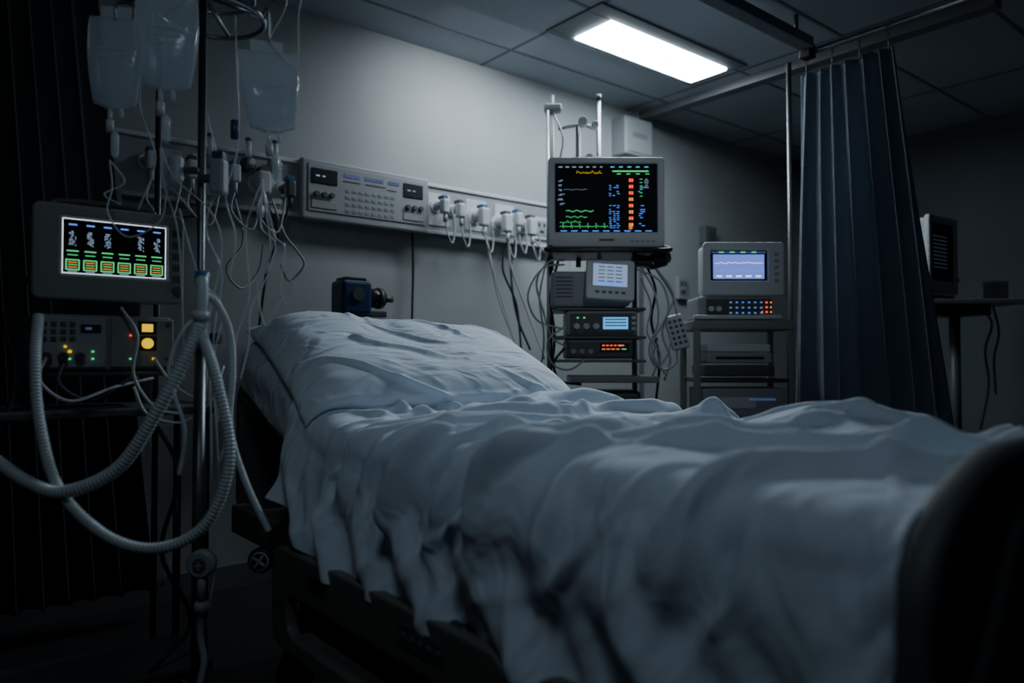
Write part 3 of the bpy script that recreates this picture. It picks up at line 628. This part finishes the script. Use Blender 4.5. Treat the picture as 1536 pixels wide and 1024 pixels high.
# ------------------------------------------------------------ monitor tower (centre)
c=W(.444,3.5); g=grp('patient_monitor_tower',(c.x,c.y,0),VA)
face_bezel(g,'display',.548,.425,.10,1.737,.482,.325,1.757,0,PLA)
box(g,'display_rear',(0,.16,1.74),(.34,.12,.28),PLG,.03)
rects(g,'brand_plate',[(0,1.558,.07,.010)],-.009,PLD,.002)
rects(g,'front_keys',[(.12+.025*i,1.552,.014,.006) for i in range(5)],-.009,PLG,.003)
fy=.0035; cz=1.757; Gn=[];Bl=[];Rd=[];Wh=[];Or=[];Ye=[];Cy=[]
for i in range(7): Wh.append((-.215+.032*i,cz+.148,random.uniform(.010,.020),.0045))
for i in range(5): Cy.append((.03+.04*i,cz+.148,.018,.0045))
Gn.append((.115,cz+.128,.17,.005))
for i in range(4): Gn.append((.06+.045*i,cz+.115,.018,.003))
for r_ in range(6):
    z=cz+.085-.022*r_
    for q in range(2): Wh.append((-.215+random.uniform(-.004,.01),z-.005*q,random.uniform(.012,.03),.0022))
for i in range(8):
    z=cz+.085-.03*i
    for q in range(2): (Rd if i%2==0 or i<3 else Or).append((.112+.011*q,z,.008,.014))
for i in range(22):
    z=cz+.06-.0095*i
    if i in (6,7,8,9): continue
    for q in range(3):
        if random.random()<.8: Bl.append((.020+.018*q+random.uniform(-.003,.003),z,random.uniform(.008,.013),.0026))
    if random.random()<.5: Bl.append((.165+random.uniform(-.01,.01),z,random.uniform(.01,.025),.0026))
for i in range(6):
    Wh.append((.19,cz+.09-.008*i,random.uniform(.01,.03),.0022)); Gn.append((.165,cz+.09-.016*i,.012,.0022))
for i in range(6): Or.append((.115,cz-.145+.004*i,.016,.002))
for i in range(9): Bl.append((-.2+.05*i,cz-.155,.03,.004))
for n_,L_,m_ in (('px_green',Gn,E_G),('px_blue',Bl,E_B),('px_red',Rd,E_R),('px_white',Wh,E_LG),('px_orange',Or,E_O),('px_cyan',Cy,E_C)): rects(g,n_,L_,fy,m_)
def ecg(x0,x1,z,a,n,seed,kind):
    r=random.Random(seed); P=[]
    for i in range(n):
        x=x0+(x1-x0)*i/(n-1); ph=(i%14)
        if kind==0: y=[0,0,.1,.15,0,-.1,1,-.35,0,.05,.2,.15,0,0][ph]
        elif kind==1: y=.3*math.sin(i*.5)+.2*r.random()
        else: y=r.choice((0,0,0,.2,.9,-.1,.4))
        P.append((x,z+a*y))
    return P
wave(g,'trace_yellow',ecg(-.14,-.02,cz+.118,.014,36,1,2),fy,E_Y,.0014)
wave(g,'trace_green_1',ecg(-.19,-.06,cz-.062,.010,40,2,1),fy,E_G,.0022); wave(g,'trace_green_2',ecg(-.19,-.09,cz-.09,.010,40,3,1),fy,E_G,.0016)
wave(g,'trace_green_3',ecg(-.22,.01,cz-.135,.018,84,4,0),fy,E_G,.0014); wave(g,'trace_white',ecg(-.2,-.09,cz+.04,.006,30,4,1),fy,E_LG,.001)
wave(g,'trace_cyan',ecg(-.22,-.12,cz-.115,.012,30,8,2),fy,E_G,.0014)
box(g,'display_tray',(0,.10,1.505),(.56,.34,.022),BLK,.01); tube(g,'front_handle',[(-.26,-.03,1.52),(-.27,-.08,1.50),(0,-.10,1.495),(.27,-.08,1.50),(.26,-.03,1.52)],.011,BLK,10)
box(g,'display_neck',(0,.14,1.54),(.14,.08,.06),PLD,.01)
for n,(xx,yv) in enumerate(((-.255,.24),(.17,.24))): cyl(g,'post_%d'%n,(xx,yv,.80),.014,1.42,DSTEEL,seg=16)
cyl(g,'iv_pole',(-.005,.26,1.72),.011,1.20,STEEL,seg=16); cyl(g,'iv_pole_2',(-.11,.24,1.82),.013,.72,DSTEEL,seg=16)
cyl(g,'iv_pole_tip',(-.005,.26,2.325),.014,.03,PLD,seg=16); box(g,'pole_clamp',(-.06,.25,2.0),(.15,.04,.035),PLD,.006); cyl(g,'pole_clamp_knob',(-.06,.21,2.0),.02,.04,PLG,(math.pi/2,0,0))
tubes(g,'cross_arm',[[(-.21,.24,2.16),(-.10,.24,2.18),(-.02,.24,2.16)],[(-.27,.30,2.25),(-.2,.28,2.27)]],.010,PLG,10); cyl(g,'arm_knob',(-.09,.20,2.18),.024,.05,PLA,(math.pi/2,0,0),18,bev=.005); cyl(g,'arm_knob_2',(-.03,.20,2.165),.018,.05,PLA,(math.pi/2,0,0),18,bev=.005)
cyl(g,'side_rod',(-.262,.26,1.68),.007,1.16,STEEL,seg=12); cyl(g,'side_rod_2',(-.235,.30,1.9),.006,.9,PLG,seg=12)
box(g,'arm_head',(-.235,.29,2.28),(.09,.06,.04),PLG,.012)
box(g,'monitor_small_base',(-.08,.10,1.325),(.36,.24,.17),PLG,.018)
b=bpy.data.objects.new('small_monitor_head',None); SC.objects.link(b); b.parent=g; b.location=(.01,-.06,1.365); b.rotation_euler=(-.28,.06,0)
face_bezel(b,'small',.225,.20,.10,0,.165,.115,.025,0,PLA)
rects(b,'small_screen_lit',[(0,.025,.160,.110)],.004,E_LG,.001)
rects(b,'small_screen_rows',[(-.04+.04*(i%3),.065-.018*(i//3),.03,.005) for i in range(15)],.0025,E_DB,.001); rects(b,'small_screen_bar',[(0,-.018,.14,.012)],.0025,E_B,.001)
rects(b,'small_keys',[(-.06+.03*i,-.065,.018,.012) for i in range(5)],-.009,PLD,.003)
rects(g,'base_vents',[(-.20,1.29+.018*i,.08,.006) for i in range(6)],-.022,PLD,.004)
box(g,'shelf_1',(-.03,.12,1.232),(.42,.30,.014),DSTEEL,.003)
box(g,'infusion_unit',(-.025,.09,1.165),(.33,.26,.115),PLG,.014); box(g,'infusion_fascia',(-.025,-.043,1.165),(.30,.01,.095),PLD,.004)
rects(g,'infusion_lcd',[(.035,1.165,.115,.055)],-.0505,E_C,.002); rects(g,'infusion_lcd_rows',[(.035,1.182-.014*i,.10,.005) for i in range(3)],-.0515,BLU,.001)
for n in range(3): cyl(g,'infusion_knob_%d'%n,(-.145+.045*n,-.053,1.15),.015,.02,PLA,(math.pi/2,0,0),18,bev=.002)
rects(g,'infusion_led',[(-.14,1.19,.008,.006),(-.11,1.19,.008,.006)],-.051,E_G,.003); rects(g,'infusion_keys',[(.12,1.14+.025*i,.02,.014) for i in range(3)],-.051,PLA,.003)
box(g,'shelf_2',(-.03,.12,1.10),(.42,.30,.014),DSTEEL,.003)
box(g,'syringe_driver',(-.035,.09,1.045),(.31,.26,.09),PLD,.012); rects(g,'driver_display',[(.03,1.052,.135,.045)],-.0425,BLK,.003)
rects(g,'driver_red',[(-.02+.018*i,1.062,.011,.005) for i in range(6)],-.0440,E_R,.001); rects(g,'driver_green',[(.075,1.045,.02,.004),(.06,1.062,.014,.004)],-.0440,E_G,.001); rects(g,'driver_orange',[(-.02+.022*i,1.045,.015,.004) for i in range(4)],-.0440,E_O,.001)
for n in range(3): cyl(g,'driver_knob_%d'%n,(-.16+.04*n,-.045,1.035),.012,.02,PLG,(math.pi/2,0,0),16)
box(g,'shelf_3',(-.03,.12,.99),(.42,.30,.014),DSTEEL,.003)
box(g,'shelf_wood',(.03,.08,.905),(.40,.34,.03),PLB,.006)
box(g,'lower_case',(-.03,.12,.70),(.38,.26,.30),PLD,.02); box(g,'lower_shelf',(-.03,.12,.53),(.42,.32,.02),DSTEEL,.003)
box(g,'base',(-.03,.12,.13),(.50,.46,.05),PLD,.02); box(g,'base_column',(-.04,.2,.33),(.10,.06,.38),PLD,.01)
for n,(xx,yv) in enumerate(((-.25,-.08),(.19,-.08),(-.25,.32),(.19,.32))): caster(g,xx,yv,n,.05)
box(g,'handset_cradle',(.17,.02,1.46),(.10,.10,.05),BLK,.015,(0,.15,0)); box(g,'handset_hook',(.24,-.01,1.445),(.09,.05,.04),BLK,.015,(0,-.25,.2))
cyl(g,'cuff_roll',(.25,.0,1.47),.03,.10,BLK,(0,1.3,0),20,bev=.008)
h=bpy.data.objects.new('keypad_remote',None); SC.objects.link(h); h.parent=g; h.location=(.325,-.02,1.125); h.rotation_euler=(-.1,-.25,0)
box(h,'remote_body',(0,0,0),(.085,.03,.165),PLA,.012); rects(h,'remote_keys',[(-.024+.024*i,.05-.026*j,.014,.014) for i in range(3) for j in range(5)],-.019,PLD,.004)
tubes(g,'white_leads',[
 [(-.20,-.02,1.44),(-.30,-.05,1.42),(-.37,-.05,1.30),(-.33,-.06,1.18),(-.22,-.06,1.14)],
 [(-.20,-.02,1.46),(-.27,-.05,1.45),(-.33,-.05,1.36),(-.30,-.06,1.22),(-.26,-.06,1.10),(-.2,-.05,1.06)],
 [(.14,-.02,1.42),(.24,-.05,1.36),(.28,-.05,1.24),(.25,-.05,1.12),(.29,-.03,1.0),(.27,0,.9)],
 [(.16,.0,1.38),(.20,-.04,1.25),(.18,-.06,1.12),(.24,-.05,1.02),(.21,-.02,.92)],
 [(.17,.0,1.42),(.22,-.04,1.30),(.23,-.06,1.17),(.19,-.05,1.05),(.23,-.02,.96),(.28,-.02,1.02),(.30,0,1.08)],
 [(.325,-.02,1.21),(.30,-.03,1.30),(.24,-.02,1.40),(.22,0,1.44)],
 [(.325,-.02,1.04),(.32,-.02,.98),(.26,-.02,.95),(.22,0,1.0),(.24,0,1.1)],
 [(-.2,-.05,1.15),(-.28,-.07,1.08),(-.26,-.07,.98),(-.18,-.06,.95),(-.1,-.05,1.0)],
 [(-.235,.28,2.26),(-.19,.2,2.1),(-.21,.2,1.95),(-.17,.2,1.85)],[(-.24,.28,2.26),(-.25,.22,2.05),(-.23,.22,1.9)],
 [(.22,-.02,1.44),(.30,-.06,1.30),(.27,-.06,1.2),(.20,-.06,1.05),(.26,-.06,.93)],
 [(-.27,.2,1.5),(-.31,.1,1.3),(-.29,.1,1.1),(-.31,.1,.9)]],.0048,WCAB)
tubes(g,'black_leads',[[(.2,.05,1.44),(.23,.0,1.32),(.21,0,1.18),(.25,.02,1.0),(.24,.05,.8)],[(-.22,.1,1.48),(-.26,.08,1.3),(-.24,.08,1.1),(-.27,.1,.85)],[(-.2,-.03,1.05),(-.25,-.05,.98),(-.22,-.04,.9),(-.12,0,.88)]],.0065,RUB)

# ------------------------------------------------------------ right cart with device
c=W(1.0625,3.42); g=grp('equipment_cart',(c.x,c.y,0),VA)
box(g,'top_shelf',(0,.14,1.155),(.47,.32,.045),PLB,.008)
for n,(xx,yv) in enumerate(((-.215,0),(.215,0),(-.215,.28),(.215,.28))):
    box(g,'upright_%d'%n,(xx,yv,.61),(.03,.03,1.05),PLB,.005); caster(g,xx,yv,n,.04)
box(g,'middle_shelf',(0,.14,.90),(.42,.30,.018),DSTEEL,.004); box(g,'bottom_shelf',(0,.14,.30),(.42,.30,.02),PLB,.004); box(g,'shelf_4',(0,.14,.72),(.42,.30,.018),DSTEEL,.004)
box(g,'recorder',(-.02,.12,1.005),(.30,.24,.05),PLG,.008); box(g,'recorder_top',(-.02,.12,1.05),(.29,.22,.035),PLA,.006); box(g,'recorder_slot',(-.02,-.003,1.005),(.22,.008,.01),BLK,.001)
box(g,'recorder_foot',(-.02,.12,.945),(.32,.25,.05),PLD,.008)
box(g,'drawer_unit',(.0,.13,.80),(.38,.27,.13),PLG,.008); rects(g,'drawer_label',[(-.03,.80,.16,.05)],-.008,PLA,.003); rects(g,'drawer_stripe',[(.08,.815,.12,.010)],-.0095,E_DB,.002)
box(g,'storage_bin',(0,.13,.47),(.38,.26,.30),PLD,.02)
e=grp('bedside_monitor',(c.x,c.y,1.1785),VA)
box(e,'base_unit',(-.03,.13,.055),(.35,.24,.11),PLG,.014); box(e,'keypad_fascia',(-.02,.006,.055),(.30,.012,.085),PLD,.004)
rects(e,'keypad_keys',[(-.06+.028*i,.08-.024*j,.016,.012) for i in range(6) for j in range(3)],-.003,PLG,.004)
rects(e,'keypad_blue',[(-.06+.028*i,.08-.024*j,.008,.004) for i in range(6) for j in range(3)],-.004,E_B,.001)
rects(e,'keypad_red',[(.105,.08-.022*j,.008,.007) for j in range(3)]+[(.085,.036,.007,.007)],-.003,E_R,.003); rects(e,'keypad_orange',[(.125,.08-.022*j,.006,.006) for j in range(3)],-.003,E_O,.003)
for n in range(2): cyl(e,'port_%d'%n,(-.15+.035*n,-.004,.05),.013,.02,PLA,(math.pi/2,0,0),18,bev=.002)
box(e,'front_foot',(-.03,.0,.012),(.40,.05,.02),PLA,.006)
face_bezel(e,'display',.372,.245,.14,.235,.262,.140,.25,-.02,PLA)
rects(e,'screen_lit',[(-.02,.245,.235,.112)],.004,E_LB,.001)
rects(e,'screen_top',[(-.02,.311,.25,.008)],.004,E_DB,.001)
rects(e,'screen_top_txt',[(-.10+.05*i,.3115,.022,.005) for i in range(4)],.0025,E_G,.001)
r_=random.Random(4)
wave(e,'screen_trace_1',[(-.13+.004*i,.262+r_.uniform(-.004,.004)) for i in range(56)],.0025,E_W,.0018); wave(e,'screen_trace_2',[(-.13+.004*i,.226+r_.uniform(-.004,.006)) for i in range(56)],.0025,E_B,.002)
rects(e,'screen_footer',[(-.11+.045*i,.201,.026,.007) for i in range(5)],.0025,E_W,.001)
rects(e,'side_buttons',[(.15,.30-.03*i,.02,.014) for i in range(5)],-.009,PLG,.003)

# ------------------------------------------------------------ far right monitor on trolley
c=W(2.46,4.25); g=grp('monitor_trolley',(c.x,c.y,0),VA)
box(g,'table_top',(.12,.1,1.32),(.56,.40,.03),PLG,.006); cyl(g,'column',(.15,.15,.69),.03,1.22,PLD); box(g,'foot',(.12,.12,.09),(.5,.42,.04),PLD,.012)
for n,(xx,yv) in enumerate(((-.1,-.06),(.34,-.06),(-.1,.3),(.34,.3))): caster(g,xx,yv,n,.04)
box(g,'drawer',(.06,.08,1.275),(.34,.30,.06),PLD,.006)
tubes(g,'cables',[[(.2,.0,1.31),(.26,-.02,1.2),(.22,-.02,1.05),(.25,0,.85),(.2,0,.6)],[(.28,.0,1.31),(.30,-.02,1.15),(.27,-.02,1.0),(.29,0,.8)],[(-.08,-.02,1.31),(-.06,-.05,1.1),(-.03,-.04,.9)]],.006,RUB)
m2=grp('crt_monitor',(c.x,c.y,1.336),VA+.62)
face_bezel(m2,'crt',.34,.44,.07,.255,.27,.33,.27,0,PLA); box(m2,'crt_rear',(0,.18,.26),(.30,.24,.38),PLA,.05); box(m2,'crt_base',(0,.12,.015),(.28,.24,.03),PLD,.008)
E_VD=em('display_very_dim',(.10,.14,.22),.22)
rects(m2,'crt_rows',[(-.02,.36-.022*i,.16,.004) for i in range(9)],.0035,E_VD); cyl(m2,'alarm_lamp',(-.06,.14,.475),.03,.05,mat('red_lamp_plastic',(.28,.02,.015),.4,bump=.02),bev=.008)
cyl(m2,'crt_dial',(.155,-.01,.12),.010,.012,PLD,(math.pi/2,0,0),16)
g=grp('supply_box',(c.x,c.y,1.336),VA); box(g,'case',(.33,.05,.05),(.10,.08,.10),PLG,.006); box(g,'lid',(.33,.05,.105),(.105,.085,.012),PLA,.003)

# ------------------------------------------------------------ lights
def area(name,loc,rot,sx,sy,e,col,spread=180):
    l=bpy.data.lights.new(name,'AREA'); l.shape='RECTANGLE'; l.size=sx; l.size_y=sy; l.energy=e; l.color=col; l.spread=math.radians(spread)
    o=bpy.data.objects.new(name,l); SC.objects.link(o); o.location=loc
    o.rotation_euler=Vector(rot).to_track_quat('-Z','Y').to_euler() ; return o
def spot(name,loc,tgt,e,ang,col,rad=.08):
    l=bpy.data.lights.new(name,'SPOT'); l.energy=e; l.color=col; l.spot_size=math.radians(ang); l.spot_blend=1.; l.shadow_soft_size=rad
    o=bpy.data.objects.new(name,l); SC.objects.link(o); o.location=loc
    o.rotation_euler=(Vector(tgt)-Vector(loc)).to_track_quat('-Z','Y').to_euler(); return o
area('wall_wash_fill',(2.28,2.80,2.62),(0.0,.62,-.62),.6,.12,3.9,(.88,.94,1.),120)  # added area light without a fixture, brightens the upper wall
spot('bed_fill_spot',(2.95,2.0,2.60),(1.3,1.52,.85),92,58,(.74,.87,1.),.08)  # added spot raking the bedding folds, not a lamp of the room
area('front_fill',(0,.25,2.5),(.85,1.0,-1.6),.4,.4,1.9,(.68,.85,1.),120)  # added soft fill for the left equipment, near bed side and footboard
spot('tower_fill_spot',(1.2,.5,2.55),(2.7,2.3,1.45),20,40,(.82,.92,1.))  # added local fill on the tower's front, no real source there
w=bpy.data.worlds.new('room_world'); bpy.context.scene.world=w; w.use_nodes=True
w.node_tree.nodes['Background'].inputs[0].default_value=(.02,.025,.03,1); w.node_tree.nodes['Background'].inputs[1].default_value=.1
# ------------------------------------------------------------ camera
cd=bpy.data.cameras.new('camera'); co=bpy.data.objects.new('camera',cd); SC.objects.link(co)
co.location=(0,0,1.0); co.rotation_euler=(math.radians(91.33),0,-YAW); cd.lens=26.25; cd.sensor_width=36; cd.clip_start=.02
cd.dof.use_dof=True; cd.dof.focus_distance=2.5; cd.dof.aperture_fstop=1.6
bpy.context.scene.camera=co
